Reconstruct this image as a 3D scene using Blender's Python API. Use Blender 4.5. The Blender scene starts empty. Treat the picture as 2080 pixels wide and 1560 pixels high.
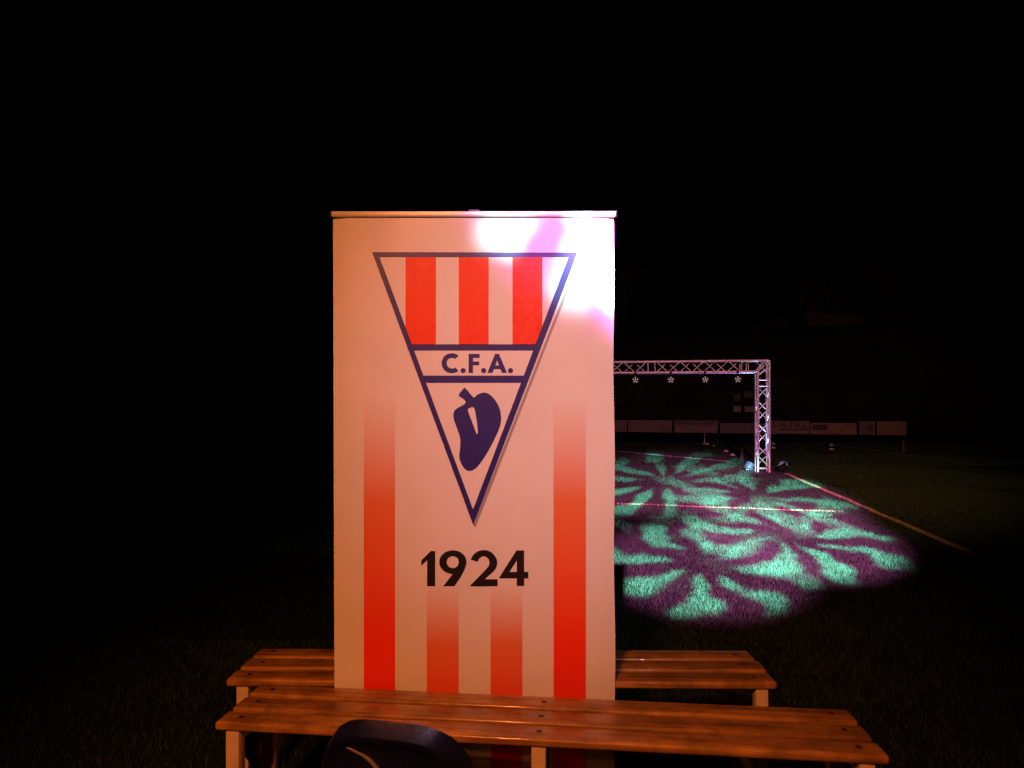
import bpy, bmesh, math, random
import numpy as np
from mathutils import Vector, Matrix
random.seed(7); rng = np.random.default_rng(7)
R = math.radians
S = bpy.context.scene
C = S.collection

# ------------------------------------------------------------------ camera
F, CX, HZ, CAMH = 1400.0, 1040.0, 837.0, 1.33          # focal (px), centre, horizon row, eye height
cam = bpy.data.objects.new('camera', bpy.data.cameras.new('camera')); C.objects.link(cam)
cam.location = (0, 0, CAMH); cam.rotation_euler = (R(90), 0, 0)
cam.data.sensor_width = 36; cam.data.lens = 36*F/2080
cam.data.shift_y = (HZ-780)/2080
cam.data.clip_start = .05; cam.data.clip_end = 600
S.camera = cam
S.render.resolution_x, S.render.resolution_y = 1024, 768
S.view_settings.view_transform = 'Standard'; S.view_settings.look = 'None'
S.view_settings.exposure = 0; S.view_settings.gamma = 1
S.view_settings.use_curve_mapping = False

# ------------------------------------------------------------------ night sky
w = bpy.data.worlds.new('World'); S.world = w; w.use_nodes = True
nt = w.node_tree; nt.nodes.clear()
sky = nt.nodes.new('ShaderNodeTexSky'); sky.sky_type = 'NISHITA'; sky.sun_disc = False
sky.sun_elevation = R(-6); sky.sun_rotation = R(200)
bg = nt.nodes.new('ShaderNodeBackground'); bg.inputs[1].default_value = 0.002
out = nt.nodes.new('ShaderNodeOutputWorld')
nt.links.new(sky.outputs[0], bg.inputs[0]); nt.links.new(bg.outputs[0], out.inputs[0])

# ------------------------------------------------------------------ lamps of the lighting rig above and behind the camera, plus added fills
def nd(t, kind, **kw):
    n = t.nodes.new(kind)
    for k, v in kw.items():
        if k == 'ins':
            for i, x in v.items(): n.inputs[i].default_value = x
        else: setattr(n, k, v)
    return n
def math_n(t, op, a, b=None, c=None, clamp=False):
    n = t.nodes.new('ShaderNodeMath'); n.operation = op; n.use_clamp = clamp
    for i, x in enumerate((a, b, c)):
        if x is None: continue
        if isinstance(x, (int, float)): n.inputs[i].default_value = x
        else: t.links.new(x, n.inputs[i])
    return n.outputs[0]
def maprange(t, x, a, b, c=0., d=1., smooth=True):
    n = t.nodes.new('ShaderNodeMapRange'); n.interpolation_type = 'SMOOTHSTEP' if smooth else 'LINEAR'
    t.links.new(x, n.inputs[0])
    for i, v in enumerate((a, b, c, d)): n.inputs[i+1].default_value = v
    return n.outputs[0]
def aim(o, loc, tgt):
    o.location = loc; o.rotation_euler = (Vector(tgt)-Vector(loc)).to_track_quat('-Z', 'Y').to_euler()
def lamp(name, kind, loc, tgt, power, col, radius=.05, size=None, blend=.15):
    l = bpy.data.lights.new(name, kind); o = bpy.data.objects.new(name, l); C.objects.link(o)
    l.energy = power; l.color = col; l.shadow_soft_size = radius
    if kind == 'SPOT': l.spot_size = size; l.spot_blend = blend
    if tgt: aim(o, loc, tgt)
    else: o.location = loc
    return o
def gobo(name, loc, tgt, half, power, rot, seed, n=9, green=(.50, .92, 1.08), mag=(.38, .046, .23), bias=0.):
    """moving head with a wavy petal gobo: teal petals on a dim magenta disc"""
    o = lamp(name, 'SPOT', loc, tgt, power, (1, 1, 1), .03, R(half*2.3), .05)
    l = o.data; l.use_nodes = True; t = l.node_tree; t.nodes.clear()
    tc = nd(t, 'ShaderNodeTexCoord'); sp = nd(t, 'ShaderNodeSeparateXYZ'); t.links.new(tc.outputs['Normal'], sp.inputs[0])
    k = 1/math.tan(R(half)); z = math_n(t, 'ABSOLUTE', sp.outputs[2])
    u = math_n(t, 'MULTIPLY', math_n(t, 'DIVIDE', sp.outputs[0], z), k)
    v = math_n(t, 'MULTIPLY', math_n(t, 'DIVIDE', sp.outputs[1], z), k)
    cb = nd(t, 'ShaderNodeCombineXYZ'); t.links.new(u, cb.inputs[0]); t.links.new(v, cb.inputs[1]); cb.inputs[2].default_value = seed*3.7
    nz = nd(t, 'ShaderNodeTexNoise', ins={'Scale': 2.3, 'Detail': 2.0}); t.links.new(cb.outputs[0], nz.inputs['Vector'])
    r = math_n(t, 'SQRT', math_n(t, 'ADD', math_n(t, 'MULTIPLY', u, u), math_n(t, 'MULTIPLY', v, v)))
    th = math_n(t, 'ARCTAN2', v, u)
    wob = math_n(t, 'MULTIPLY', math_n(t, 'SUBTRACT', nz.outputs[0], .5), 6.5)
    wave = math_n(t, 'MULTIPLY', math_n(t, 'SINE', math_n(t, 'MULTIPLY', r, 9.0)), .45)
    ph = math_n(t, 'ADD', math_n(t, 'ADD', math_n(t, 'MULTIPLY', th, float(n)), rot), math_n(t, 'ADD', wob, wave))
    nb = nd(t, 'ShaderNodeTexNoise', ins={'Scale': 3.6, 'Detail': 1.5}); cb2 = nd(t, 'ShaderNodeVectorMath', operation='ADD'); cb2.inputs[1].default_value = (7.1, 3.3, 1.7)
    t.links.new(cb.outputs[0], cb2.inputs[0]); t.links.new(cb2.outputs[0], nb.inputs['Vector'])
    s = math_n(t, 'ADD', math_n(t, 'SINE', ph), math_n(t, 'MULTIPLY', math_n(t, 'SUBTRACT', nb.outputs[0], .5), 3.4))
    inner = maprange(t, r, .10, .36, -1.3, -.22)
    outer = maprange(t, r, .78, 1.0, 0., -1.2)
    m = maprange(t, math_n(t, 'ADD', math_n(t, 'ADD', math_n(t, 'ADD', s, bias), inner), outer), -.42, .68)
    disc = maprange(t, r, .60, 1.0, 1., 0.)
    mx = nd(t, 'ShaderNodeMix', data_type='RGBA'); t.links.new(m, mx.inputs[0])
    mx.inputs[6].default_value = (*mag, 1); mx.inputs[7].default_value = (*green, 1)
    em = nd(t, 'ShaderNodeEmission'); t.links.new(mx.outputs[2], em.inputs[0]); t.links.new(disc, em.inputs[1])
    ou = nd(t, 'ShaderNodeOutputLight'); t.links.new(em.outputs[0], ou.inputs[0])
    return o
def gnd(px, py, z=0.0):
    d = F*(CAMH-z)/(py-HZ); return Vector(((px-CX)/F*d, d, z))
GP = 62000; BYP = 2.235
gobo('gobo_spot', (.55, -1.55, 3.96), gnd(1596, 1088), 6.9, GP, .4, 1, 9)
gobo('gobo_spot', (-.33, -1.53, 3.96), gnd(1424, 1147), 6.9, GP*.60, 2.2, 2, 8, bias=-.1)
gobo('gobo_spot', (-1.25, -1.55, 3.96), gnd(1350, 977), 7.0, GP*.9, 1.0, 3, 10)
gobo('gobo_spot', (1.35, -1.55, 3.96), gnd(1530, 1010), 7.0, GP*.9, 3.0, 4)
gobo('gobo_spot', (-.42, -1.53, 3.98), (.29, BYP, 2.18), 7.3, GP*.06, 4.4, 5, mag=(.25, .03, .215), bias=-.3)
lamp('warm_flood', 'SPOT', (-1.1, -2.5, 4.0), (-.15, 2.2, .62), 930, (1.0, .25, .062), .24, R(45), 1.0)
lamp('pink_spill_fill', 'SPOT', (1.9, -2.3, 4.1), (.42, 2.2, 1.62), 600, (.95, .58, .68), .10, R(22), 1.0)  # added spot, stands in for spill of the gobo beams on the banner
lamp('added_warm_wash', 'SPOT', (.8, -2.3, 4.3), (6.0, 18, 2.9), 7000, (1.0, .34, .14), .08, R(45), 1.0)  # added spot without a known fixture, brightens truss, boards and cars
lamp('added_violet_wash', 'SPOT', (-.9, -2.3, 4.3), (9, 50, 6.0), 2600, (.30, .08, .9), .08, R(46), 1.0)  # added spot, gives the bank its purple glow

# ------------------------------------------------------------------ materials
MATS = {}
def mat(name, col, rough=.6, metal=0., noise=None, bump=None, coat=0., spec=.5):
    """noise=(scale, amount, detail) varies the colour; bump=(scale, strength)"""
    m = bpy.data.materials.new(name); m.use_nodes = True; t = m.node_tree
    b = t.nodes['Principled BSDF']
    b.inputs['Base Color'].default_value = (*col, 1); b.inputs['Roughness'].default_value = rough
    b.inputs['Metallic'].default_value = metal; b.inputs['Coat Weight'].default_value = coat
    b.inputs['Specular IOR Level'].default_value = spec
    tc = nd(t, 'ShaderNodeTexCoord')
    if noise:
        nz = nd(t, 'ShaderNodeTexNoise', ins={'Scale': noise[0], 'Detail': noise[2]}); t.links.new(tc.outputs['Object'], nz.inputs['Vector'])
        lo = tuple(c*(1-noise[1]) for c in col); hi = tuple(min(1, c*(1+noise[1])) for c in col)
        cr = nd(t, 'ShaderNodeValToRGB'); cr.color_ramp.elements[0].position = .3; cr.color_ramp.elements[1].position = .7
        cr.color_ramp.elements[0].color = (*lo, 1); cr.color_ramp.elements[1].color = (*hi, 1)
        t.links.new(nz.outputs[0], cr.inputs[0]); t.links.new(cr.outputs[0], b.inputs['Base Color'])
        rr = maprange(t, nz.outputs[0], .3, .7, max(0, rough-.08), min(1, rough+.1)); t.links.new(rr, b.inputs['Roughness'])
    if bump:
        nb = nd(t, 'ShaderNodeTexNoise', ins={'Scale': bump[0], 'Detail': 4}); t.links.new(tc.outputs['Object'], nb.inputs['Vector'])
        bp = nd(t, 'ShaderNodeBump', ins={'Strength': bump[1], 'Distance': .01}); t.links.new(nb.outputs[0], bp.inputs['Height']); t.links.new(bp.outputs[0], b.inputs['Normal'])
    MATS[name] = m; return m
mat('turf', (.010, .020, .010), .95, noise=(30, .5, 6), bump=(220, 1.0), spec=.1)
mat('grass_blade', (.029, .064, .034), .75, noise=(45, .45, 3), spec=.25)
mat('hill', (.05, .046, .045), .95, noise=(.6, .5, 6), bump=(1.5, .6), spec=.1)
mat('line_yellow', (.40, .34, .17), .85, noise=(60, .35, 3), spec=.2)
mat('line_faint', (.10, .10, .10), .85, noise=(60, .35, 3), spec=.2)
mat('line_white', (.30, .30, .29), .85, noise=(60, .35, 3), spec=.2)
mat('vinyl', (.80, .79, .78), .42, noise=(5, .02, 3), bump=(5, .12))
mat('print_white', (.80, .79, .78), .42, bump=(5, .12))
mat('print_red', (.88, .040, .008), .42, noise=(40, .03, 2), bump=(5, .12))
mat('print_navy', (.024, .018, .20), .40, bump=(5, .12))
mat('print_black', (.012, .008, .012), .42, bump=(5, .12))
mat('print_shadow', (.36, .33, .32), .42, bump=(5, .12))
mat('alu', (.80, .79, .78), .30, 1.0, noise=(12, .05, 3), bump=(40, .02))
mat('alu_rail', (.72, .70, .70), .42, .4)
mat('truss_alu', (.60, .58, .55), .60, .6)
mat('steel_dark', (.05, .05, .055), .45, .6, noise=(20, .2, 3))
mat('cream_paint', (.62, .50, .33), .45, noise=(14, .10, 4), bump=(80, .03))
mat('bolt', (.07, .025, .012), .5, .3)
mat('navy_plastic', (.008, .012, .065), .34, noise=(160, .12, 2), bump=(260, .05))
mat('black_plastic', (.008, .008, .009), .75, noise=(90, .2, 2), spec=.25)
mat('chair_highlight', (.22, .17, .19), .35)  # pale colour of the highlight painted on the chair back
mat('blue_plastic', (.07, .15, .22), .40, noise=(30, .1, 2))
mat('cone_white', (.75, .74, .72), .6, noise=(30, .1, 2))
mat('cone_orange', (.045, .03, .028), .6, noise=(30, .1, 2))
mat('board_cream', (.30, .24, .20), .7, noise=(3, .18, 5))
mat('board_pink', (.40, .22, .20), .7, noise=(2.2, .35, 5))
mat('board_grey', (.20, .17, .18), .7, noise=(3, .3, 5))
mat('board_text', (.10, .06, .08), .7)
mat('concrete', (.20, .18, .17), .85, noise=(4, .2, 5), bump=(30, .2))
mat('panel_pale', (.42, .42, .40), .7, noise=(9, .2, 4))
mat('panel_dim', (.12, .13, .13), .7, noise=(9, .2, 4))
mat('car_paint', (.16, .14, .11), .25, .3, coat=.6)
mat('car_paint_dark', (.05, .05, .06), .25, .3, coat=.6)
mat('glass_dark', (.01, .01, .012), .08, coat=.5)
mat('rubber', (.02, .02, .02), .8)
mat('bark', (.06, .045, .03), .9, noise=(8, .3, 4), bump=(20, .4))
mat('leaf', (.045, .06, .022), .7, noise=(2.5, .5, 4), spec=.3)
mat('fabric_black', (.012, .012, .018), .38, bump=(60, .2))

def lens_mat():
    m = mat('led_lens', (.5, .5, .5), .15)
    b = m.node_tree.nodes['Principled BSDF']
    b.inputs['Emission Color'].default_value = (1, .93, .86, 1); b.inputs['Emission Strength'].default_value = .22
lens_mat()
def fade_mat(name, ztop, zbot):
    """printed stripe: white fading down into red (object z)"""
    m = mat(name, (.72, .028, .008), .42, bump=(5, .12)); t = m.node_tree; b = t.nodes['Principled BSDF']
    tc = nd(t, 'ShaderNodeTexCoord'); sp = nd(t, 'ShaderNodeSeparateXYZ'); t.links.new(tc.outputs['Object'], sp.inputs[0])
    cr = nd(t, 'ShaderNodeValToRGB'); t.links.new(maprange(t, sp.outputs[2], ztop, zbot, 0, 1, False), cr.inputs[0])
    e = cr.color_ramp.elements; e[0].position = 0; e[0].color = (.80, .79, .78, 1); e[1].position = 1; e[1].color = (.95, .040, .006, 1)
    k = e.new(.42); k.color = (.80, .20, .075, 1)
    t.links.new(cr.outputs[0], b.inputs['Base Color'])
def wood_mat():
    m = mat('varnished_wood', (.3, .13, .04), .35, coat=.25); t = m.node_tree; b = t.nodes['Principled BSDF']
    tc = nd(t, 'ShaderNodeTexCoord'); oi = nd(t, 'ShaderNodeObjectInfo')
    mp = nd(t, 'ShaderNodeMapping', ins={'Scale': (1.2, 26, 26)}); t.links.new(tc.outputs['Object'], mp.inputs[0])
    ad = nd(t, 'ShaderNodeVectorMath', operation='ADD'); t.links.new(mp.outputs[0], ad.inputs[0])
    sc = math_n(t, 'MULTIPLY', oi.outputs['Random'], 40.); cb = nd(t, 'ShaderNodeCombineXYZ'); t.links.new(sc, cb.inputs[0]); t.links.new(sc, cb.inputs[1])
    t.links.new(cb.outputs[0], ad.inputs[1])
    nz = nd(t, 'ShaderNodeTexNoise', ins={'Scale': 2.2, 'Detail': 7, 'Roughness': .62, 'Distortion': .5}); t.links.new(ad.outputs[0], nz.inputs['Vector'])
    n2 = nd(t, 'ShaderNodeTexNoise', ins={'Scale': 5, 'Detail': 3}); t.links.new(tc.outputs['Object'], n2.inputs['Vector'])
    cr = nd(t, 'ShaderNodeValToRGB'); e = cr.color_ramp.elements
    e[0].position = .28; e[0].color = (.18, .082, .017, 1); e[1].position = .75; e[1].color = (.58, .32, .075, 1)
    k = e.new(.5); k.color = (.38, .19, .042, 1)
    t.links.new(nz.outputs[0], cr.inputs[0])
    n3 = nd(t, 'ShaderNodeTexNoise', ins={'Scale': 7, 'Detail': 6, 'Roughness': .7}); av = nd(t, 'ShaderNodeVectorMath', operation='ADD'); t.links.new(tc.outputs['Object'], av.inputs[0]); t.links.new(cb.outputs[0], av.inputs[1]); t.links.new(av.outputs[0], n3.inputs['Vector'])
    stain = math_n(t, 'MULTIPLY', maprange(t, n3.outputs[0], .36, .62, .58, 1.08), math_n(t, 'ADD', math_n(t, 'MULTIPLY', oi.outputs['Random'], .35), .78))
    mm = nd(t, 'ShaderNodeMix', data_type='RGBA', blend_type='MULTIPLY'); mm.inputs[0].default_value = 1; t.links.new(cr.outputs[0], mm.inputs[6]); t.links.new(stain, mm.inputs[7])
    t.links.new(mm.outputs[2], b.inputs['Base Color'])
    t.links.new(maprange(t, n2.outputs[0], .35, .7, .26, .5), b.inputs['Roughness'])
    bp = nd(t, 'ShaderNodeBump', ins={'Strength': .12, 'Distance': .004}); t.links.new(nz.outputs[0], bp.inputs['Height']); t.links.new(bp.outputs[0], b.inputs['Normal'])
wood_mat()

# ------------------------------------------------------------------ helpers
def link(name, me, m, parent=None, loc=None):
    if isinstance(me, bmesh.types.BMesh):
        bm = me; me = bpy.data.meshes.new(name); bm.to_mesh(me); bm.free()
    if m and not me.materials: me.materials.append(MATS[m])
    o = bpy.data.objects.new(name, me); C.objects.link(o); o.parent = parent
    if loc is not None: o.location = loc
    return o
def empty(name, loc, label, cat, group=None, rz=0):
    o = bpy.data.objects.new(name, None); C.objects.link(o); o.location = loc; o.rotation_euler = (0, 0, rz); o.empty_display_size = .1
    return tag(o, label, cat, group)
def tag(o, label=None, cat=None, group=None, kind=None):
    for k, v in (('label', label), ('category', cat), ('group', group), ('kind', kind)):
        if v: o[k] = v
    return o
def smooth(o, ang=40):
    me = o.data
    for p in me.polygons: p.use_smooth = True
    me.set_sharp_from_angle(angle=R(ang)); return o
def box(bm, c, s, rot=None, bev=0, seg=2):
    r = bmesh.ops.create_cube(bm, size=1); vs = r['verts']
    bmesh.ops.scale(bm, vec=s, verts=vs)
    if bev:
        es = list({e for v in vs for e in v.link_edges})
        rr = bmesh.ops.bevel(bm, geom=es, offset=bev, segments=seg, affect='EDGES', profile=.5)
        vs = list({v for v in rr['verts']} | {v for v in vs if v.is_valid})
    if rot is not None: bmesh.ops.rotate(bm, cent=(0, 0, 0), matrix=rot, verts=vs)
    bmesh.ops.translate(bm, vec=c, verts=vs); return vs
def tube(bm, a, b, r, n=8, r2=None):
    a, b = Vector(a), Vector(b); d = b-a
    m = Matrix.Translation((a+b)/2) @ d.to_track_quat('Z', 'Y').to_matrix().to_4x4()
    bmesh.ops.create_cone(bm, cap_ends=True, segments=n, radius1=r, radius2=r if r2 is None else r2, depth=d.length, matrix=m)
def tube_path(bm, pts, r, n=8):
    pts = [Vector(p) for p in pts]; prev = None
    for i, p in enumerate(pts):
        d = (pts[min(i+1, len(pts)-1)]-pts[max(i-1, 0)]).normalized(); q = d.to_track_quat('Z', 'Y')
        rr = r[i] if isinstance(r, (list, tuple)) else r
        ring = [bm.verts.new(p+q @ Vector((rr*math.cos(2*math.pi*k/n), rr*math.sin(2*math.pi*k/n), 0))) for k in range(n)]
        if prev:
            for k in range(n): bm.faces.new((prev[k], prev[(k+1) % n], ring[(k+1) % n], ring[k]))
        else: bm.faces.new(ring[::-1])
        prev = ring
    bm.faces.new(prev)
def lathe(bm, prof, n=24, M=None):
    M = M or Matrix(); prev = None
    for r, z in prof:
        ring = [bm.verts.new(M @ Vector((r*math.cos(2*math.pi*k/n), r*math.sin(2*math.pi*k/n), z))) for k in range(n)]
        if prev:
            for k in range(n): bm.faces.new((prev[k], prev[(k+1) % n], ring[(k+1) % n], ring[k]))
        prev = ring
    bm.faces.new(prev)
def NB(): return bmesh.new()

# ------------------------------------------------------------------ the ground
bm = NB(); g = [bm.verts.new(v) for v in ((-140, -30, 0), (140, -30, 0), (140, 160, 0), (-140, 160, 0))]; bm.faces.new(g)
tag(link('ground', bm, 'turf'), 'dark artificial turf of the football pitch at night', None, kind='structure')

def blades(name, xy, m, h0, h1, w0, w1, z0=0.):
    n = len(xy); a = rng.uniform(0, math.pi*2, n); wd = rng.uniform(w0, w1, n)*np.clip(xy[:, 1]/7, .45, 1.6); h = rng.uniform(h0, h1, n)*(1+.35*np.sin(xy[:, 0]*5.1+1.7*np.sin(xy[:, 1]*3.3))*np.sin(xy[:, 1]*4.3+1.3*np.sin(xy[:, 0]*2.9)))
    lean = rng.uniform(0, .9, n)*h; la = rng.uniform(0, math.pi*2, n)
    v = np.zeros((n, 3, 3), np.float32)
    dx, dy = np.cos(a)*wd/2, np.sin(a)*wd/2
    v[:, 0, 0] = xy[:, 0]-dx; v[:, 0, 1] = xy[:, 1]-dy; v[:, 1, 0] = xy[:, 0]+dx; v[:, 1, 1] = xy[:, 1]+dy
    v[:, 2, 0] = xy[:, 0]+np.cos(la)*lean; v[:, 2, 1] = xy[:, 1]+np.sin(la)*lean; v[:, 2, 2] = h
    v[:, :2, 2] = .001
    v[:, :, 2] += z0
    me = bpy.data.meshes.new(name); me.vertices.add(n*3); me.loops.add(n*3); me.polygons.add(n)
    me.vertices.foreach_set('co', v.ravel()); me.loops.foreach_set('vertex_index', np.arange(n*3, dtype=np.int32))
    me.polygons.foreach_set('loop_start', np.arange(0, n*3, 3, dtype=np.int32))
    me.update(calc_edges=True); me.validate()
    return me
# painted pitch lines: strips of coloured turf fibres
LINES = [('yellow', gnd(1597, 963), gnd(1998, 1136), .075, 'yellow painted pitch line running away past the truss leg', 2.0, 2.5),
         ('yellow', gnd(400, 993), gnd(1712, 1041), .05, 'thin yellow pitch line crossing the lit patch of turf', 2.0, .0),
         ('white', gnd(1240, 916), gnd(1480, 938), .07, 'thin white pitch line behind the lit turf', .5, 0),
         ('yellow', gnd(470, 1050), gnd(-40, 1180), .07, 'faint yellow pitch line in the dark beside the banner', 0, 1),
         ('faint', gnd(1700, 905), gnd(2000, 946), .07, 'faint white pitch line in front of the advertising boards', 0, 3)]
def on_line(xy):
    k = np.zeros(len(xy), bool)
    for c, a, b, wd, lab, e0, e1 in LINES:
        a2, b2 = np.array(a)[:2], np.array(b)[:2]; d = (b2-a2)/np.linalg.norm(b2-a2); p = xy-a2
        s = p @ d; q = np.abs(p @ np.array((-d[1], d[0])))
        k |= (q < wd/2) & (s > 0) & (s < np.linalg.norm(b2-a2))
    return k
def scatter(x0, x1, y0, y1, dens):
    n = int((x1-x0)*(y1-y0)*dens); p = np.stack([rng.uniform(x0, x1, n), rng.uniform(y0, y1, n)], 1); return p[~on_line(p)]
pts = np.concatenate([scatter(-2.8, 2.8, 1.2, 4, 4200), scatter(-5.5, 0.2, 4, 9, 500), scatter(0.2, 6, 4, 8, 5200), scatter(.8, 8, 8, 12, 3000),
                      scatter(1, 10, 12, 17, 1200), scatter(-8, 1, 9, 16, 150), scatter(0, 14, 17, 22, 650), scatter(0, 20, 22, 30, 260), scatter(6, 11, 6, 17, 500)])
go = link('grass', blades('grass', pts, 'grass_blade', .018, .042, .004, .009), 'grass_blade')
tag(go, 'short artificial grass fibres covering the pitch', 'grass', kind='stuff')
for c, a, b, wd, lab, e0, e1 in LINES:
    d = (b-a).normalized(); nrm = Vector((-d.y, d.x, 0)); L = (b-a).length
    n = int(L*wd*9000); s = rng.uniform(0, L, n); q = rng.uniform(-wd/2, wd/2, n)
    xy = np.stack([a.x+d.x*s+nrm.x*q, a.y+d.y*s+nrm.y*q], 1)
    o = link('pitch_line', blades('pitch_line', xy, None, .010, .022, .006, .012, .004), 'line_'+c)
    bmx = bmesh.new(); bmx.from_mesh(o.data)
    q4 = [bmx.verts.new(p) for p in (a-nrm*wd/2+Vector((0, 0, .004)), b-nrm*wd/2+Vector((0, 0, .004)), b+nrm*wd/2+Vector((0, 0, .004)), a+nrm*wd/2+Vector((0, 0, .004)))]
    bmx.faces.new(q4); bmx.to_mesh(o.data); bmx.free()
    tag(o, lab, None, kind='structure')

# terrace bank behind the pitch
def bank_y(x): return 53.0-.40*(x-6.8)
bm = NB(); rows = []
for j, (off, z) in enumerate(((0, .0), (1.2, .5), (4, 2.6), (7, 5.2), (10, 7.4), (12.5, 8.4), (15, 8.75), (30, 8.9), (60, 10), (90, 13))):
    rows.append([bm.verts.new((x, bank_y(x)+off+random.uniform(-.5, .5)*(0 < j < 5), z+random.uniform(-.25, .25)*(1 < j < 5)-(.02 if j == 0 else 0))) for x in np.linspace(-75, 75, 76)])
for r0, r1 in zip(rows, rows[1:]):
    for i in range(75): bm.faces.new((r0[i], r0[i+1], r1[i+1], r1[i]))
o = tag(link('hillside', bm, 'hill'), 'dark bank rising behind the advertising boards', kind='structure')
for p in o.data.polygons: p.use_smooth = True

# ------------------------------------------------------------------ roll-up banner
BY = 2.235; BS = F/BY                                     # banner plane distance, px per metre on it
def bp(px, py): return ((px-CX)/BS, CAMH-(py-HZ)/BS)
bann = empty('roll_up_banner', (0, BY, 0), 'tall roll-up banner with pennant crest, 1924 and red stripes between the benches', 'banner')
def bow(x, z):                                             # slight bow and curled side edges of the vinyl sheet
    e = max(0, abs(x+.122*0+.1235)-.40)
    return 2.0*e*e
bm = NB(); NX, NZ = 46, 60; grid = []
for j in range(NZ+1):
    row = []
    for i in range(NX+1):
        f, t = i/NX, j/NZ
        xl, zt = bp(675.5+3.5*t, 441); xr, _ = bp(1247+3*t+1.2*math.sin(t*19), 441)
        z = zt+(.055-zt)*t; x = xl+(xr-xl)*f
        row.append(bm.verts.new((x, bow(x, z), z)))
    grid.append(row)
for j in range(NZ):
    for i in range(NX): bm.faces.new((grid[j][i], grid[j+1][i], grid[j+1][i+1], grid[j][i+1]))
panel = smooth(link('panel', bm, 'vinyl', bann))
# print: dense sheets lying on the panel
def sheet(name, polys, m, parent, lift, dens=True):
    """polys: list of pixel outlines (even-odd filled)"""
    cu = bpy.data.curves.new(name, 'CURVE'); cu.dimensions = '2D'; cu.fill_mode = 'BOTH'
    for p in polys:
        q = []
        for i in range(len(p)):                            # subdivide long edges so that the sheet can follow the panel
            a, b = p[i], p[(i+1) % len(p)]; n = max(1, int(math.hypot(a[0]-b[0], a[1]-b[1])/25))
            q += [(a[0]+(b[0]-a[0])*k/n, a[1]+(b[1]-a[1])*k/n) for k in range(n)]
        sp = cu.splines.new('POLY'); sp.points.add(len(q)-1); sp.use_cyclic_u = True
        for pt, (x, y) in zip(sp.points, q): X, Z = bp(x, y); pt.co = (X, Z, 0, 1)
    tmp = bpy.data.objects.new('tmp', cu); C.objects.link(tmp)
    dg = bpy.context.evaluated_depsgraph_get(); me = bpy.data.meshes.new_from_object(tmp.evaluated_get(dg))
    bpy.data.objects.remove(tmp)
    me.materials.clear()
    for v in me.vertices: v.co = (v.co.x, bow(v.co.x, v.co.y)-lift, v.co.y)
    me.name = name
    b2 = bmesh.new(); b2.from_mesh(me); bmesh.ops.recalc_face_normals(b2, faces=b2.faces)
    for f in b2.faces:
        if f.normal.y > 0: f.normal_flip()
    b2.to_mesh(me); b2.free()
    return link(name, me, m, parent)
def z_of(py): return bp(0, py)[1]
fade_mat('stripe_fade_long', z_of(805), z_of(1310)); fade_mat('stripe_fade_short', z_of(1185), z_of(1480))
def strip_sheet(name, x0, x1, y0, y1, m, lift):
    bm = NB(); n = 40; pr = None
    for j in range(n+1):
        y = y0+(y1-y0)*j/n; r = []
        for x in (x0, (x0+x1)/2, x1): X, Z = bp(x, y); r.append(bm.verts.new((X, bow(X, Z)-lift, Z)))
        if pr:
            for k in (0, 1): bm.faces.new((pr[k], r[k], r[k+1], pr[k+1]))
        pr = r
    return link(name, bm, m, bann)
YB = HZ+(CAMH-.058)*BS
for x0, x1, y0, m in ((739, 802.5, 805, 'stripe_fade_long'), (1124.5, 1190, 805, 'stripe_fade_long'), (867, 931.5, 1185, 'stripe_fade_short'), (996.5, 1061, 1185, 'stripe_fade_short')):
    strip_sheet('stripe', x0, x1, y0, YB, m, .0012)
TL, TR, AP = (756, 512.3), (1172.6, 513.2), (961.2, 1066)
sheet('crest_shadow', [[(1176, 521), (1181, 521), (966, 1071), (961, 1066)]], 'print_shadow', bann, .0010)
crest = sheet('crest', [[TL, TR, AP]], 'print_navy', bann, .0018)
iL = lambda y: 771.4+(y-523)/511.5*189.6
iR = lambda y: 1154.5-(y-523)/511.5*193.5
def cell(y0, y1): return [[(iL(y0), y0), (iR(y0), y0), (iR(y1), y1), (iL(y1), y1)]]
sheet('crest_field', cell(523, 699.5), 'print_white', crest, .0026)
sheet('crest_field', cell(712.5, 763), 'print_white', crest, .0026)
sheet('crest_field', [[(iL(778), 778), (iR(778), 778), (961, 1034.5)]], 'print_white', crest, .0026)
yl = 523+(824-771.4)/189.6*511.5; yr = 523+(1154.5-1101.5)/193.5*511.5
for P in ([(824, 523), (885.7, 523), (885.7, 699.5), (iL(699.5), 699.5), (824, yl)], [(932, 523), (992.6, 523), (992.6, 699.5), (932, 699.5)],
          [(1041, 523), (1101.5, 523), (1101.5, yr), (iR(699.5), 699.5), (1041, 699.5)]):
    sheet('crest_stripe', [P], 'print_red', crest, .0034)
c1 = lambda L: [(640+u/3.25, 400+v/3.25) for u, v in L]
c7 = lambda L: [(640+u/3.25, 840+v/3.25) for u, v in L]
c5 = lambda L: [(820+u/4.873, 760+v/4.873) for u, v in L]
def arc(cx, cy, rx, ry, a0, a1, n=22): return [(cx+rx*math.cos(R(a0+(a1-a0)*k/n)), cy+ry*math.sin(R(a0+(a1-a0)*k/n))) for k in range(n+1)]
def smooth_loop(P, it=2):                                  # corner cutting
    for _ in range(it):
        Q = []
        for i in range(len(P)):
            a, b = P[i], P[(i+1) % len(P)]
            Q += [(a[0]*.75+b[0]*.25, a[1]*.75+b[1]*.25), (a[0]*.25+b[0]*.75, a[1]*.25+b[1]*.75)]
        P = Q
    return P
LT = .0034
sheet('letter', [c1(arc(903, 1098, 67, 66, 49, 311, 30)+arc(905, 1098, 36, 35, 306, 54, 24))], 'print_navy', crest, LT)
sheet('letter', [c1([(1014, 1037), (1087, 1037), (1087, 1063), (1043, 1063), (1043, 1087), (1083, 1087), (1083, 1111), (1043, 1111), (1043, 1162), (1014, 1162)])], 'print_navy', crest, LT)
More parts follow.
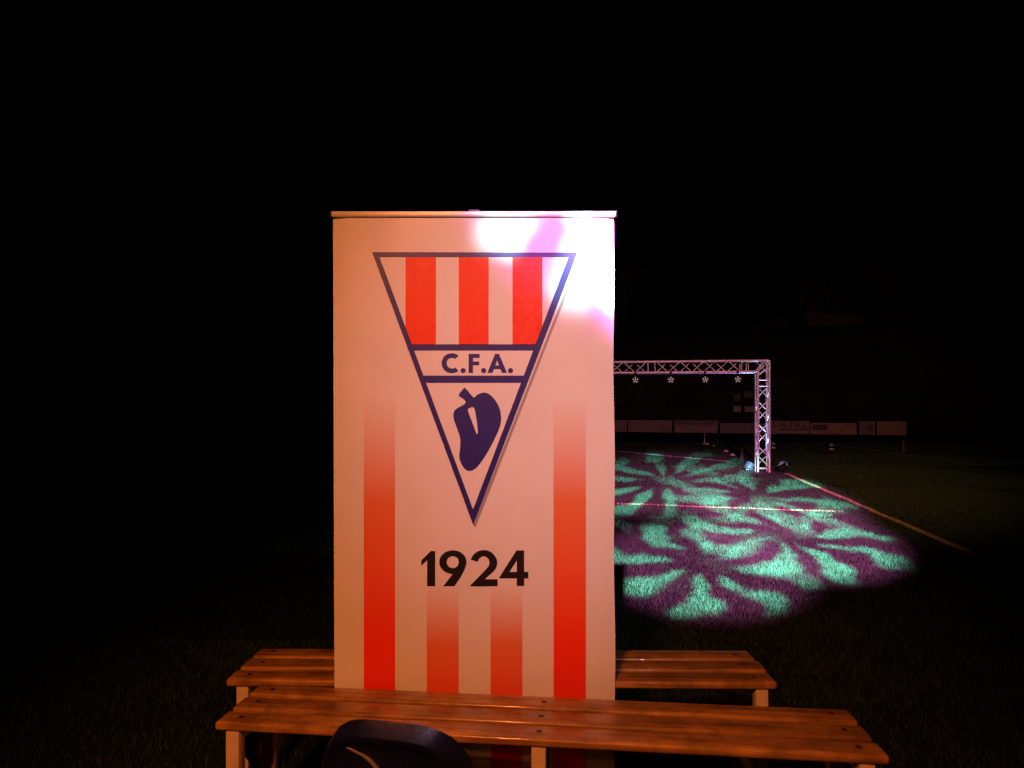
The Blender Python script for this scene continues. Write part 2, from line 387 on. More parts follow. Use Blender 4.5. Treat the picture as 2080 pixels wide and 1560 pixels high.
sheet('letter', [c1([(1188, 1037), (1215, 1037), (1267, 1162), (1234, 1162), (1223, 1137), (1181, 1137), (1171, 1162), (1138, 1162)]),
                 c1([(1202, 1077), (1214, 1113), (1190, 1113)])], 'print_navy', crest, LT)
for u in (978, 1113, 1290): sheet('full_stop', [c1(arc(u, 1147, 17, 17, 0, 345, 23))], 'print_navy', crest, LT)
pep = [(603, 130), (650, 184), (695, 235), (720, 210), (760, 187), (800, 181), (840, 192), (880, 225), (920, 275), (950, 340), (965, 410), (963, 480), (945, 545), (905, 630),
       (865, 710), (830, 775), (785, 845), (745, 900), (710, 935), (680, 953), (650, 959), (620, 951), (595, 927), (570, 887), (552, 837), (549, 800), (560, 730), (563, 660), (555, 610),
       (535, 550), (510, 490), (493, 430), (492, 393), (503, 360), (530, 335), (565, 318), (603, 299), (615, 276), (608, 260), (585, 240), (550, 220), (543, 207), (560, 182)]
hole = [(631, 348), (655, 332), (682, 324), (697, 334), (708, 370), (722, 450), (733, 545), (735, 572), (728, 598), (718, 585), (690, 505), (655, 415)]
body = [pep[0], pep[1], pep[2]]+pep[3:]
sheet('pepper', [c5([pep[0], pep[2]]+smooth_loop([pep[2]]+pep[3:]+[pep[0]], 2)[3:-6]), c5(smooth_loop(hole, 1))], 'print_navy', crest, LT)
year = sheet('numeral', [c7([(702, 967), (765, 907), (793, 907), (793, 1140), (740, 1140), (740, 968), (702, 1003)])], 'print_black', bann, .0014)
sheet('numeral', [c7(arc(910, 980, 90, 78, 82, 375, 30)+[(985, 1035), (965, 1072), (921, 1140), (845, 1140), (908, 1060)]), c7(arc(909, 980, 40, 40, 0, 350, 26))], 'print_black', bann, .0014)
sheet('numeral', [c7(arc(1114, 985, 88, 84, 194, 396, 34)+[(1160, 1058), (1120, 1093), (1205, 1093), (1205, 1140), (1023, 1140), (1023, 1136), (1122, 1034)]+arc(1113, 985, 38, 43, 392, 188, 26))], 'print_black', bann, .0014)
sheet('numeral', [c7([(1330, 903), (1380, 903), (1380, 1045), (1408, 1045), (1408, 1088), (1380, 1088), (1380, 1138), (1332, 1138), (1332, 1088), (1217, 1088), (1217, 1080)]), c7([(1332, 970), (1332, 1045), (1283, 1045)])], 'print_black', bann, .0014)
# rail, cassette, feet, pole
xl, zt = bp(673.5, 430); xr, zb = bp(1249.5, 441.5)
bm = NB(); box(bm, ((xl+xr)/2, -.001, (zt+zb)/2), (xr-xl, .014, zt-zb), bev=.003); rail = smooth(link('top_rail', bm, 'alu_rail', bann))
for sx in (xl-.002, xr+.002):
    bm = NB(); box(bm, (sx, -.001, (zt+zb)/2), (.0045, .018, zt-zb+.003), bev=.001); link('end_cap', bm, 'black_plastic', rail)
xc, zc = bp(963, 428)
bm = NB(); box(bm, (xc, .006, zc-.001), (.036, .022, .008), bev=.002); link('hook_clip', bm, 'blue_plastic', rail)
bm = NB(); tube(bm, (xc, .035, .04), (xc, .028, zt-.004), .011, 12); tube(bm, (xc, .028, zt-.006), (xc, .004, zt-.004), .007, 8); smooth(link('support_pole', bm, 'alu', bann))
bm = NB(); box(bm, ((xl+xr)/2, .012, .048), (xr-xl+.03, .09, .062), bev=.014, seg=3); cas = smooth(link('base_cassette', bm, 'alu_rail', bann))
for sx in (xl+.16, xr-.16):
    bm = NB(); box(bm, (sx, .0, .008), (.05, .34, .014), bev=.005); link('foot', bm, 'steel_dark', cas)

# ------------------------------------------------------------------ slatted benches
BH = .45
def bench(label, fl, fr, br, bl, mid_fr, bolt_mid=True):
    fl, fr, br, bl = (Vector(p) for p in (fl, fr, br, bl))
    c = (fl+fr+br+bl)/4; ax = (fr-fl+br-bl).normalized(); L = ((fr-fl).length+(br-bl).length)/2
    ay = Vector((-ax.y, ax.x, 0)); D = abs(((bl+br)/2-(fl+fr)/2).dot(ay))
    o = empty('slatted_bench', (c.x, c.y, 0), label, 'bench', 'slatted wooden benches around the banner', math.atan2(ax.y, ax.x))
    gap = .021; sw = (D-2*gap)/3; th = .026
    for k in range(3):
        y = -D/2+sw/2+k*(sw+gap)
        bm = NB(); box(bm, (0, 0, 0), (L+random.uniform(-.004, .004), sw, th), bev=.010, seg=5)
        s = smooth(link('slat', bm, 'varnished_wood', o, (random.uniform(-.003, .003), y, BH-th/2+random.uniform(-.0012, .0012))), 60)
        for x in [-L/2+.062, L/2-.062]+([mid_fr*L] if bolt_mid else []):
            bm = NB(); lathe(bm, [(.0088, 0), (.0085, .001), (.007, .0018), (.002, .002)], 14)
            link('bolt', bm, 'bolt', s, (x+random.uniform(-.004, .004), random.uniform(-.006, .006), th/2-.0004))
    lw = .04; zt = BH-th-.0015
    for x in (-L/2+.05, mid_fr*L, L/2-.05):
        for y in (-D/2+.03, D/2-.03):
            bm = NB(); box(bm, (x, y, (zt-.0)/2), (lw, lw, zt), bev=.004); lg = smooth(link('leg', bm, 'cream_paint', o))
            bm = NB(); box(bm, (x, y, .006), (lw+.006, lw+.006, .012), bev=.002); link('foot_cap', bm, 'black_plastic', lg)
        bm = NB(); box(bm, (x, 0, zt-.02), (lw-.004, D-.06-lw-.002, .036), bev=.003); link('cross_bar', bm, 'cream_paint', o)
        bm = NB(); box(bm, (x, 0, .09), (lw-.008, D-.06-lw-.002, .03), bev=.003); link('cross_bar', bm, 'cream_paint', o)
    return o
def seat(px, py): return gnd(px, py, BH)
near = bench('long slatted wooden bench with dark bolts in front of the banner', seat(446, 1466), seat(1813, 1537), seat(1719, 1440), seat(517, 1388), .0065)
far = bench('slatted wooden bench half hidden behind the banner', seat(465, 1380), seat(1582, 1385), seat(1520, 1320.5), seat(524, 1315), .03)

# black bag hanging under the bench end
bm = NB(); prof = [(.004, 0), (.026, -.006), (.038, -.04), (.040, -.09), (.030, -.13), (.012, -.155), (.002, -.16)]
lathe(bm, prof[::-1], 20)
for v in bm.verts:
    a = math.atan2(v.co.y, v.co.x); k = 1+.16*math.sin(3*a+v.co.z*40)+.08*math.sin(7*a); v.co.x = v.co.x*k*.75+.16*(-v.co.z)*.25; v.co.y *= k*.8
p = gnd(512, 1486, .415)
hb = smooth(link('hanging_bag', bm, 'fabric_black', None, (p.x*1.06, p.y*1.06, .418)), 80)
tag(hb, 'small crumpled black bag hanging under the bench beside its end leg', 'bag')

# ------------------------------------------------------------------ plastic chair
def chair():
    w0, h0, zc = .160, .21, .55
    o = empty('plastic_chair', (-.212, 1.315, 0), 'dark navy glossy plastic chair with rounded backrest in front of the bench', 'chair', rz=R(-13))
    bm = NB(); NR, NA = 16, 56; rings = []
    def prof(t, sx, sz):
        y = .030*(1-sx*sx)*-1+.06*max(0, -sz)*0
        rim = -.020*math.exp(-((t-.93)/.05)**2)             # raised lip round the edge
        dish = .014*(1/(1+math.exp((t-.74)/.03)))            # recessed panel
        fold = 0
        edge = .030*max(0, (t-.95)/.05)**2
        return y+rim+dish+fold+edge
    def shell(off):
        rr = []
        for i in range(NR+1):
            t = (i/NR)**.75; ring = []
            for k in range(NA):
                a = 2*math.pi*k/NA; n = 3.6
                cx, sz = math.cos(a), math.sin(a)
                f = (abs(cx)**n+abs(sz)**n)**(-1/n)
                sx, s2 = cx*f*t, sz*f*t
                x = w0*sx*(1-.05*s2); z = zc+h0*s2-.012*sx*sx*(s2 > 0)+.010*s2*(1-sx)*.0
                ring.append(bm.verts.new((x, prof(t, sx, s2)-.05*s2+off, z)))
            rr.append(ring)
        for r0, r1 in zip(rr, rr[1:]):
            for k in range(NA): bm.faces.new((r0[k], r0[(k+1) % NA], r1[(k+1) % NA], r1[k]))
        return rr
    A = shell(0); B = shell(.007)
    for k in range(NA): bm.faces.new((A[-1][k], A[-1][(k+1) % NA], B[-1][(k+1) % NA], B[-1][k]))
    bmesh.ops.remove_doubles(bm, verts=bm.verts, dist=1e-5); bmesh.ops.recalc_face_normals(bm, faces=bm.faces)
    for v in bm.verts: v.co.y *= -1; 
    for v in bm.verts: v.co.y = -v.co.y
    smooth(link('backrest', bm, 'navy_plastic', o), 70)
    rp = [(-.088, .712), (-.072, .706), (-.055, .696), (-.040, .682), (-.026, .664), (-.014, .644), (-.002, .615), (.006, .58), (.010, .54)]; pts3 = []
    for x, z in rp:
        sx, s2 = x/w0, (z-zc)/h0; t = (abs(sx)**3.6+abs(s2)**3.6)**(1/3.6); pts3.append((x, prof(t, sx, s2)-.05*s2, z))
    bm = NB(); tube_path(bm, pts3, [.0015, .0035, .0045, .0045, .0045, .004, .004, .003, .002], 12); smooth(link('highlight_rib', bm, 'chair_highlight', o), 80)  # pale raised curve: a highlight put into shape and colour
    bm = NB(); box(bm, (0, .23, .43), (.36, .37, .022), bev=.010, seg=3)
    for v in bm.verts: v.co.z -= .05*max(0, .1-abs(v.co.x))*4*.1
    smooth(link('seat', bm, 'navy_plastic', o))
    for sx in (-1, 1):
        bm = NB(); tube_path(bm, [(sx*.15, -.06, 0), (sx*.15, .0, .25), (sx*.147, .03, .42), (sx*.115, .035, .50), (sx*.11, .018, .60)], .011, 10); smooth(link('leg', bm, 'steel_dark', o), 60)
        bm = NB(); tube_path(bm, [(sx*.16, .44, 0), (sx*.155, .40, .25), (sx*.15, .37, .425)], .011, 10); smooth(link('leg', bm, 'steel_dark', o), 60)
    return o
chair()

# ------------------------------------------------------------------ stage truss
base = gnd(1553, 962); SP = F/base.y; TW = .239; CR = .0245; DR = .0095
TH = 2.47; TA = 8.5
top0 = Vector((base.x+TW/2+0.005, base.y, 0))
trs = empty('truss_arch', (base.x, base.y+TW/2, 0), 'square aluminium lattice truss arch standing on the turf', 'truss', rz=R(-TA))
def chord(a, b):
    bm = NB(); tube(bm, a, b, CR, 12); return smooth(link('chord', bm, 'truss_alu', trs), 50)
def brace(a, b, name='brace'):
    bm = NB(); tube(bm, a, b, DR, 8); return smooth(link(name, bm, 'truss_alu', trs), 50)
hw = TW/2
def segment(o, ax, u, v, L, n, flip=0):
    """lattice segment from o along ax; u, v span the square section"""
    o, ax, u, v = (Vector(q) for q in (o, ax, u, v)); cs = [(-1, -1), (1, -1), (1, 1), (-1, 1)]
    P = [o+u*hw*a+v*hw*b for a, b in cs]
    for p in P:
        ch = chord(p+ax*.012, p+ax*(L-.012))
        for s in (.0, L):                                    # conical couplers
            bm = NB(); tube(bm, p+ax*(s-.022 if s else .0), p+ax*(s if s else .022), .0265, 12); link('coupler', bm, 'truss_alu', ch)
    m = .075
    for f in range(4):
        a, b = P[f], P[(f+1) % 4]
        for s in (m, L-m): brace(a+ax*s, b+ax*s)
        st = (L-2*m-.06)/n
        for i in range(n):
            s0 = m+.03+i*st; x = (i+flip) % 2
            brace((a if x else b)+ax*s0, (b if x else a)+ax*(s0+st))
def corner(xs):
    """L-shaped corner block at top; xs=+1 right, -1 left"""
    cx = xs*(LW/2-hw); zc0 = TH-.5; zt = TH-CR
    for yy in (-hw, hw):
        chord((cx+xs*hw, yy, zc0), (cx+xs*hw, yy, zt)); chord((cx-xs*hw, yy, zc0), (cx-xs*hw, yy, zt-TW))
        chord((cx+xs*(hw-.02), yy, zt), (cx+xs*hw-xs*.5, yy, zt)); chord((cx-xs*hw, yy, zt-TW), (cx+xs*hw-xs*.5, yy, zt-TW))
        brace((cx-xs*hw, yy, zt-TW), (cx+xs*hw, yy, zt)) if yy < 0 else brace((cx+xs*hw, yy, zt-TW), (cx-xs*hw, yy, zt))
        brace((cx-xs*(hw+.02), yy, zt-TW), (cx-xs*(hw-.16), yy, zt)); brace((cx-xs*hw, yy, zt-TW-.08), (cx+xs*hw, yy, zt-TW+.08))
        brace((cx-xs*hw, yy, zc0+.06), (cx+xs*hw, yy, zc0+.06)); brace((cx+xs*hw-xs*.44, yy, zt-TW), (cx+xs*hw-xs*.44, yy, zt))
    for p in ((cx+xs*hw, zc0+.06), (cx-xs*hw, zc0+.06), (cx+xs*hw-xs*.44, zt), (cx+xs*hw-xs*.44, zt-TW), (cx+xs*hw, zt-.01), (cx-xs*hw, zt-TW)):
        brace((p[0], -hw, p[1]), (p[0], hw, p[1]))
LW = 5.0
trs.location.x = base.x-(LW/2-hw)*math.cos(R(TA)); trs.location.y = base.y+hw+(LW/2-hw)*math.sin(R(TA))
for xs in (1, -1):
    segment((xs*(LW/2-hw), 0, .03), (0, 0, 1), (1, 0, 0), (0, 1, 0), TH-.5-.03, 7, 0)
    corner(xs)
    bm = NB(); box(bm, (xs*(LW/2-hw), 0, .0125), (.42, .42, .011), bev=.003); link('base_plate', bm, 'steel_dark', trs)
for k in range(2):
    segment((-LW/2+.5+k*2.0, 0, TH-CR-hw), (1, 0, 0), (0, 0, 1), (0, -1, 0), 2.0, 7, k)

# LED par lights under the top beam
def par(x, label):
    M = trs.matrix_world if False else Matrix.Translation(trs.location) @ Matrix.Rotation(R(-TA), 4, 'Z')
    p = M @ Vector((x, -hw, TH-CR-TW))
    o = empty('par_light', (p.x, p.y, 2.04), label, 'stage light', 'stage lights hanging from the truss beam', R(-6))
    T = Matrix.Rotation(R(90), 4, 'X')
    bm = NB(); lathe(bm, [(.001, -.10), (.055, -.10), (.075, -.085), (.082, -.02), (.082, .055), (.078, .055), (.075, .045), (.001, .045)], 28, T); b = smooth(link('can', bm, 'black_plastic', o), 35)
    for k in range(6):
        a = R(90+72*k); q = (.048*math.cos(a), -.046, .048*math.sin(a)) if k < 5 else (0, -.046, 0)
        bm = NB(); lathe(bm, [(.0155, 0), (.0145, .004), (.009, .008), (.002, .010)], 14, Matrix.Translation(q) @ T); smooth(link('lens', bm, 'led_lens', b), 60)
    bm = NB(); h = p.z-2.04
    tube_path(bm, [(-.088, 0, 0), (-.09, 0, .07), (-.07, 0, .105), (0, 0, .115), (.07, 0, .105), (.09, 0, .07), (.088, 0, 0)], .008, 8); smooth(link('yoke', bm, 'black_plastic', o), 60)
    bm = NB(); tube(bm, (0, 0, .11), (0, 0, h-.02), .009, 8); lathe(bm, [(.034, -.022), (.036, -.02), (.036, .02), (.034, .022)], 18, Matrix.Translation((0, 0, h)) @ Matrix.Rotation(R(90), 4, 'Y')); smooth(link('clamp', bm, 'black_plastic', o), 40)
ords = ['nearest the corner post of the truss arch', 'second along the beam from the truss corner post', 'third along the beam from the truss corner post', 'fourth along the beam, nearest the banner edge']
for px, lab in zip((1498, 1432, 1362, 1290.5), ords):
    k = (px-CX)/F; ca, sa = math.cos(R(TA)), math.sin(R(TA))      # view line meets the front lower chord
    q0 = Vector((trs.location.x-hw*sa, trs.location.y-hw*ca)); x = (k*q0.y-q0.x)/(ca+k*sa)
    par(x, 'black round stage light with glinting lenses, '+lab)

# floor lights at the foot of the truss
def floor_par(name, loc, rz, tilt, label, col, em, m='blue_plastic'):
    o = empty(name, loc, label, 'stage light', 'floor lights at the truss foot', rz)
    T = Matrix.Translation((0, 0, .125)) @ Matrix.Rotation(tilt, 4, 'X')
    bm = NB(); lathe(bm, [(.001, -.10), (.07, -.10), (.10, -.075), (.108, -.02), (.108, .06), (.103, .06), (.098, .045), (.001, .045)], 28, T); b = smooth(link('can', bm, m, o), 35)
    for sx in (-.03, .035):
        bm = NB(); lathe(bm, [(.017, -.002), (.015, .010), (.004, .014)], 14, T @ Matrix.Translation((sx, -.01, -.10)) @ Matrix.Rotation(R(180), 4, 'X')); smooth(link('socket', bm, 'cone_white', b), 60)
    bm = NB(); tube_path(bm, [(-.115, 0, .125), (-.12, .02, .03), (-.10, .05, .012), (.10, .05, .012), (.12, .02, .03), (.115, 0, .125)], .010, 8); smooth(link('stand', bm, 'steel_dark', o), 60)
    for k in range(7):
        a = R(60*k); q = (.06*math.cos(a), .06*math.sin(a), .046) if k < 6 else (0, 0, .046)
        bm = NB(); lathe(bm, [(.02, 0), (.017, .006), (.004, .011)], 14, T @ Matrix.Translation(q)); smooth(link('lens', bm, 'led_lens', b), 60)
    l = lamp('floor_par_glow', 'SPOT', (0, 0, 0), None, em, col, .06, R(100), .6); l.parent = o
    l.matrix_parent_inverse = Matrix(); d = (T.to_3x3() @ Vector((0, 0, 1)))
    l.location = T @ Vector((0, 0, .075)); l.rotation_euler = d.to_track_quat('-Z', 'Y').to_euler()
    return o
fp = gnd(1523, 958)
floor_par('floor_par_light', (fp.x, fp.y, 0), R(-72), R(-34), 'pale blue round floor light lying left against the truss leg', (.25, .62, 1.0), 520)
fp = gnd(1553, 950)
floor_par('floor_par_light', (fp.x+.01, base.y+TW+.25, 0), R(178), R(-42), 'blue floor light tilted up behind the truss leg', (.42, .48, 1.0), 240)
fp = gnd(1574, 955)
floor_par('floor_par_light', (fp.x-.06, base.y+.34, 0), R(75), R(-30), 'purple lit floor light on the outer side of the truss leg', (.66, .25, 1.0), 300, 'black_plastic')

# ------------------------------------------------------------------ training cones
def disc_cone(px, py, label, s=1., m='cone_white'):
    bm = NB(); lathe(bm, [(.100, 0), (.102, .004), (.085, .010), (.040, .062), (.034, .066), (.028, .062), (.024, .062)], 20)
    p = gnd(px, py); o = smooth(link('marker_cone', bm, m, None, (p.x, p.y, .002)), 50); o.scale = (s, s, s)
    tag(o, label, 'cone', 'flat training cones scattered on the dark pitch')
for px, py, lab in ((1437, 903, 'small white marker cone beside the standing post, far end of the cone row'), (1452, 907, 'small white marker cone second from the far end of the cone row'),
                    (1475, 918, 'white marker cone third in the cone row leading to the truss leg'), (1488, 926, 'large white marker cone in the row nearest the truss leg'),
                    (1571, 903, 'white marker cone just outside the truss leg, further pair member'), (1571, 911, 'white marker cone just outside the truss leg, nearer pair member'),
                    (1689, 905, 'further of two white marker cones in front of the pink boards'), (1689, 914, 'nearer of two white marker cones in front of the pink boards'),
                    (564, 904, 'faint marker cone left of the banner, beyond the lone one'), (537, 916, 'dim lone marker cone out on the dark turf left of the banner'),
                    (652, 895, 'tiny marker cone close to the banner edge, furthest out'), (665, 919, 'faint marker cone close to the banner edge, nearer one')):
    disc_cone(px, py, lab, 1.0 if py > 900 else .85)
def tall_cone(px, py, label, h, m):
    bm = NB(); box(bm, (0, 0, .012), (.24, .24, .022), bev=.006); lathe(bm, [(.095, .022), (.088, .04), (.022, h), (.016, h+.004), (.001, h+.004)], 20)
    p = gnd(px, py); tag(smooth(link('traffic_cone', bm, m, None, (p.x, p.y, .002)), 45), label, 'cone', 'tall training cones on the dark pitch')
tall_cone(1508, 937, 'tall dull cone standing left of the truss leg', .36, 'cone_orange')
tall_cone(1835, 918, 'tall dark cone at the shadowed end of the boards', .40, 'cone_orange')
tall_cone(1457, 908, 'tall dark cone among the far white marker cones', .36, 'black_plastic')
p = gnd(1431, 902); bm = NB(); tube(bm, (0, 0, 0), (0, 0, .42), .018, 8); lathe(bm, [(.11, .0), (.11, .015), (.03, .04), (.02, .05)], 16)
tag(link('marker_post', bm, 'cone_white', None, (p.x, p.y, .002)), 'short thin white post at the end of the cone row', 'post')

# ------------------------------------------------------------------ advertising boards along the far side
def by(x): return 45.4-.45*(x-6.8)
def x_at(px):                                              # where the view line through px meets the row of boards
    t = (px-CX)/F; return t*(45.4+.45*6.8)/(1+.45*t)
def text_mesh(s, size):
    cu = bpy.data.curves.new('t', 'FONT'); cu.body = s; cu.size = size; cu.align_x = 'CENTER'; cu.align_y = 'CENTER'; cu.offset = .012; cu.resolution_u = 3
    o = bpy.data.objects.new('t', cu); C.objects.link(o); me = bpy.data.meshes.new_from_object(o.evaluated_get(bpy.context.evaluated_depsgraph_get())); bpy.data.objects.remove(o)
    me.materials.clear(); return me
def board(p0, p1, label, m, h=.76, text=None, extra=None):
    x0, x1 = x_at(p0), x_at(p1); a = Vector((x0, by(x0), 0)); b = Vector((x1, by(x1), 0)); L = (b-a).length-.04
    o = empty('advertising_board', (a+b)/2, label, 'board', 'advertising boards along the far side', math.atan2(b.y-a.y, b.x-a.x))
    bm = NB(); box(bm, (0, 0, .03+h/2), (L, .03, h), bev=.006); pn = link('panel', bm, m, o)
    bm = NB(); box(bm, (0, -.019, .03+h-.012), (L, .006, .024)); link('trim', bm, 'panel_pale', pn)
    for sx in (-.4, .4):
        bm = NB(); box(bm, (sx*L, .06, .30), (.05, .05, .60)); box(bm, (sx*L, .06, .015), (.06, .3, .03)); link('post', bm, 'steel_dark', o)
    if text:
        for s, sz, x, z in text:
            me = text_mesh(s, sz); t = link('lettering', me, 'board_text', pn, (x*L, -.0195, .03+z*h)); t.rotation_euler = (R(90), 0, 0)
    if extra:
        for x, z, ww, hh, mm in extra:
            bm = NB(); box(bm, (x*L, -.018, .03+z*h), (ww*L, .005, hh*h)); link('print_band', bm, mm, pn)
    return o
board(405, 500, 'dim grey board at the dark end of the board row', 'board_grey')
board(500, 585, 'dim board at the foot of the tall mast', 'board_grey')
board(597, 690, 'dim greyish board half hidden by the banner edge', 'board_cream', extra=[(.1, .5, .5, .3, 'board_grey')])
board(1160, 1274, 'plain tan board emerging from behind the banner', 'board_cream')
board(1275, 1366, 'plain tan board left of the lettered cream board', 'board_cream', extra=[(.32, .25, .3, .4, 'board_grey')])
board(1369, 1459, 'brighter cream board with faded lettering PINTURES FERRO', 'board_cream', text=[('PINTURES FERRO', .36, .02, .78)], extra=[(-.38, .3, .12, .18, 'board_pink'), (.22, .3, .4, .22, 'board_pink')])
board(1462, 1562, 'very dark grey board behind the truss leg', 'board_grey', .6)
board(1564, 1645, 'board lettered L\'ALTELL with dark band below the letters', 'board_cream', text=[("L'ALTELL", .48, 0, .70)], extra=[(.1, .36, .8, .10, 'board_text')])
board(1646, 1741, 'mottled pink and red board beside the L\'ALTELL board', 'board_pink', .66, extra=[(-.3, .62, .34, .5, 'cone_orange'), (.2, .3, .5, .14, 'board_cream')])
board(1744, 1778, 'narrow black board with a round pale mark', 'board_grey', extra=[(.2, .5, .3, .5, 'board_text')])
board(1780, 1842, 'plain brownish board closing the dark end of the row', 'board_cream')

# pale plates on a dark frame behind the boards
sx = 16.2; sy = 49.0; o = empty('notice_frame', (sx, sy, 0), 'dark frame with pale rectangular plates behind the boards beside the truss leg', 'sign board')
k = sy/F; Z = lambda py: CAMH-(py-HZ)*k; Xp = lambda px: (px-CX)*k-sx
for px in (1486, 1511, 1542):
    bm = NB(); box(bm, (Xp(px), .05, Z(793)/2), (.07, .07, Z(793))); link('post', bm, 'steel_dark', o)
for x0, x1, y0, y1, m in ((1490, 1505, 825, 837, 'panel_pale'), (1512.5, 1538, 825.5, 837, 'panel_pale'), (1491, 1505, 800, 815, 'panel_dim'), (1511.5, 1529, 795, 808, 'panel_dim')):
    bm = NB(); box(bm, ((Xp(x0)+Xp(x1))/2, 0, (Z(y0)+Z(y1))/2), (Xp(x1)-Xp(x0), .03, Z(y0)-Z(y1)), bev=.004); link('plate', bm, m, o)

# slim mast behind the boards, left
mx, my = (543-CX)/F*62, 62
bm = NB(); tube(bm, (0, 0, 0), (0, 0, 6.8), .10, 12, .07); mo = empty('lighting_mast', (mx, my, 0), 'slim tall mast standing dark behind the boards left of the banner', 'mast'); link('pole', bm, 'concrete', mo)
bm = NB(); box(bm, (0, 0, 6.85), (1.2, .12, .1)); link('cross_arm', bm, 'steel_dark', mo)

# ------------------------------------------------------------------ trees
def tree(loc, h, rx, label, n=2600, trunk_h=.35, leaf=.16):
    o = empty('tree', loc, label, 'tree', 'dark trees behind the pitch')
    bm = NB(); th = h*trunk_h
    tube_path(bm, [(0, 0, -.2), (.05, 0, th*.5), (-.04, .05, th), (.1, 0, h*.7)], [.16, .13, .11, .04], 9)
    for k in range(7):
        a = k*2.4; tube_path(bm, [(0, 0, th*(.8+.05*k)), (math.cos(a)*rx*.3, math.sin(a)*rx*.3, th+h*.12+.04*k), (math.cos(a)*rx*.7, math.sin(a)*rx*.7, th+h*(.2+.04*k))], [.06, .045, .015], 6)
    smooth(link('trunk', bm, 'bark', o), 60)
    cl = [(rng.normal(0, 1, 3), rng.uniform(.25, .45)) for _ in range(34)]; P = []
    for d, r in cl:
        d = d/np.linalg.norm(d)*rng.uniform(.3, .95); c = np.array((d[0]*rx, d[1]*rx, th+(h-th)*(.5+.5*d[2])))
        q = rng.normal(0, 1, (n//34, 3)); q = q/np.linalg.norm(q, axis=1)[:, None]*rng.uniform(.35, 1, (n//34, 1))**.5; P.append(c+q*r*np.array((rx, rx, (h-th)*.42)))
    P = np.concatenate(P); m = len(P); a = rng.normal(0, 1, (m, 3)); a /= np.linalg.norm(a, axis=1)[:, None]; b = np.cross(a, rng.normal(0, 1, (m, 3))); b /= np.linalg.norm(b, axis=1)[:, None]
    s = rng.uniform(.6, 1.3, (m, 1))*leaf; V = np.stack([P-a*s, P+b*s*.5, P+a*s, P-b*s*.5], 1).reshape(-1, 3)
    me = bpy.data.meshes.new('crown'); me.from_pydata(V.tolist(), [], np.arange(m*4).reshape(-1, 4).tolist()); link('crown', me, 'leaf', o)
tree((7.2+1.8, 49.5, 0), 3.6, 2.4, 'dark rounded bushy tree behind the boards framed by the truss arch', 4200, .16)
tree((10.4, 64, 8.3), 7.5, 2.6, 'tall dim tree on the bank beside the banner edge')
tree((33.0, 61, 8.5), 7.0, 2.6, 'dim tree on the bank above the parked van', leaf=.2)
tree((27.5, 63, 8.5), 5.5, 2.2, 'smaller dim tree on the bank between the parked cars')
tree((-19, 68, 8.7), 6, 2.6, 'dark tree on the bank behind the slim mast')
tree((-15.6, 60, 0), 5.5, 1.7, 'narrow dark tree behind the boards close to the banner edge', trunk_h=.2)

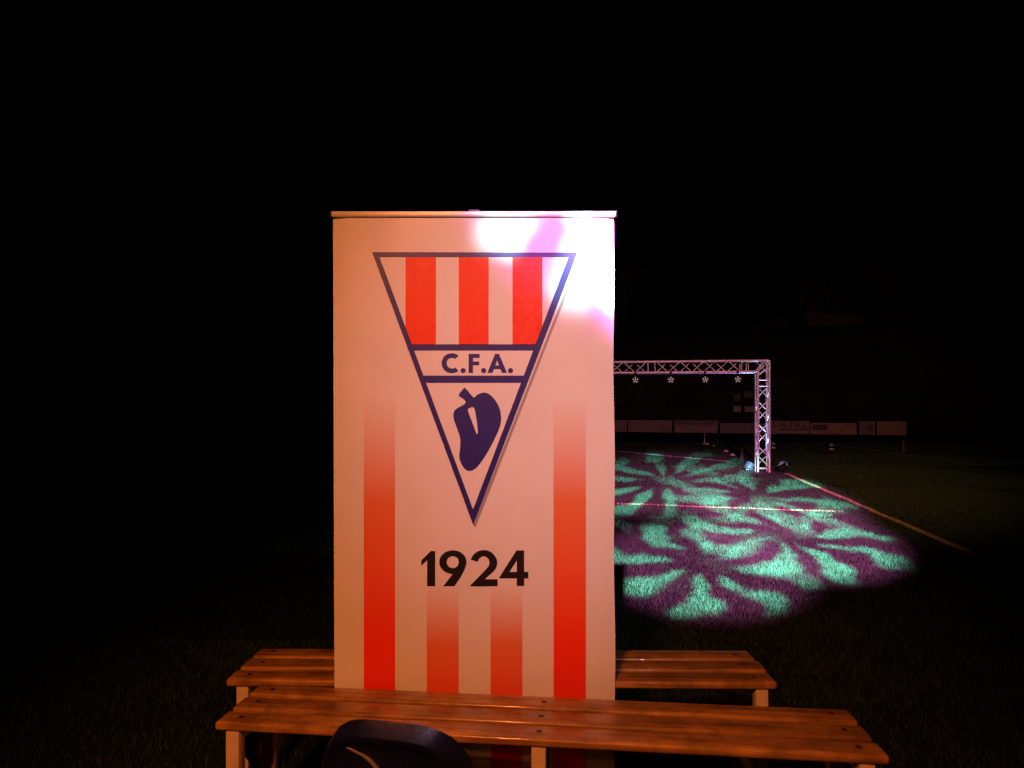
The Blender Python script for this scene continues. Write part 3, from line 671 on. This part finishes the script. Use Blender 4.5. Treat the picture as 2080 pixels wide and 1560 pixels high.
# ------------------------------------------------------------------ parked cars on the bank
def car(loc, rz, prof, glass, label, paint, W=1.75, wheels=(-1.35, 1.35)):
    o = empty('parked_car', loc, label, 'car', 'cars parked on the bank', rz)
    bm = NB(); n = len(prof); L = [bm.verts.new((x, -W/2*(1 if z < 1 else .86), z)) for x, z in prof]; Q = [bm.verts.new((x, W/2*(1 if z < 1 else .86), z)) for x, z in prof]
    bm.faces.new(L); bm.faces.new(Q[::-1])
    for i in range(n): bm.faces.new((L[i], L[(i+1) % n], Q[(i+1) % n], Q[i]))
    bmesh.ops.recalc_face_normals(bm, faces=bm.faces)
    bmesh.ops.bevel(bm, geom=list(bm.edges), offset=.06, segments=2, affect='EDGES'); smooth(link('body', bm, paint, o), 45)
    for poly in glass:
        bm = NB(); f = bm.faces.new([bm.verts.new((x, -W/2*.93-.012 if z < 1.05 else -W/2*.86-.014, z)) for x, z in poly])
        r = bmesh.ops.extrude_face_region(bm, geom=[f]); bmesh.ops.translate(bm, vec=(0, .02, 0), verts=[v for v in r['geom'] if isinstance(v, bmesh.types.BMVert)])
        link('window', bm, 'glass_dark', o)
    for x in wheels:
        for sy in (-1, 1):
            T = Matrix.Translation((x, sy*(W/2-.08), .31)) @ Matrix.Rotation(R(90), 4, 'X')
            bm = NB(); lathe(bm, [(.17, -.10), (.29, -.10), (.31, -.07), (.31, .07), (.29, .10), (.17, .10)], 22, T); wh = smooth(link('wheel', bm, 'rubber', o), 40)
            bm = NB(); lathe(bm, [(.17, -.085), (.05, -.10), (.01, -.10)], 14, T); lathe(bm, [(.17, .085), (.05, .10), (.01, .10)], 14, T); link('rim', bm, 'alu', wh)
        
    for sx, nm in ((prof[0][0]+.06, 'tail_light'), (max(p[0] for p in prof)-.06, 'headlight')):
        for sy in (-1, 1):
            bm = NB(); box(bm, (sx, sy*(W/2-.2), .72), (.10, .28, .14), bev=.02); link(nm, bm, 'glass_dark', o)
hatch = [(-2.05, .3), (2.05, .3), (2.1, .72), (1.9, .88), (1.0, .98), (.35, 1.42), (-1.2, 1.46), (-1.9, 1.02), (-2.1, .95)]
hg = [[(.85, 1.0), (.32, 1.36), (-.35, 1.38), (-.35, 1.0)], [(-.42, 1.0), (-.42, 1.38), (-1.15, 1.38), (-1.6, 1.05)]]
van = [(-2.3, .3), (2.3, .3), (2.35, .8), (2.15, 1.05), (1.5, 1.2), (.95, 1.86), (-2.15, 1.92), (-2.35, 1.6), (-2.38, .8)]
vg = [[(1.3, 1.22), (.88, 1.74), (.15, 1.76), (.15, 1.2)], [(.05, 1.2), (.05, 1.76), (-1.0, 1.78), (-1.0, 1.2)], [(-1.1, 1.2), (-1.1, 1.78), (-2.0, 1.78), (-2.1, 1.2)]]
def bank_car(px, py, d): return ((px-CX)/F*d, d, CAMH-(py-HZ)/F*d)
def on_bank(px, d): return ((px-CX)/F*d, d, 8.72)
car(on_bank(1690, 62), R(-6), van, vg, 'dim pale van parked on the bank', 'car_paint')
car(on_bank(1560, 65), R(184), hatch, hg, 'dim hatchback parked on the bank nose to the van', 'car_paint_dark')
car(on_bank(1845, 58.5), R(-6), hatch, hg, 'barely lit hatchback parked on the bank behind the van', 'car_paint_dark')
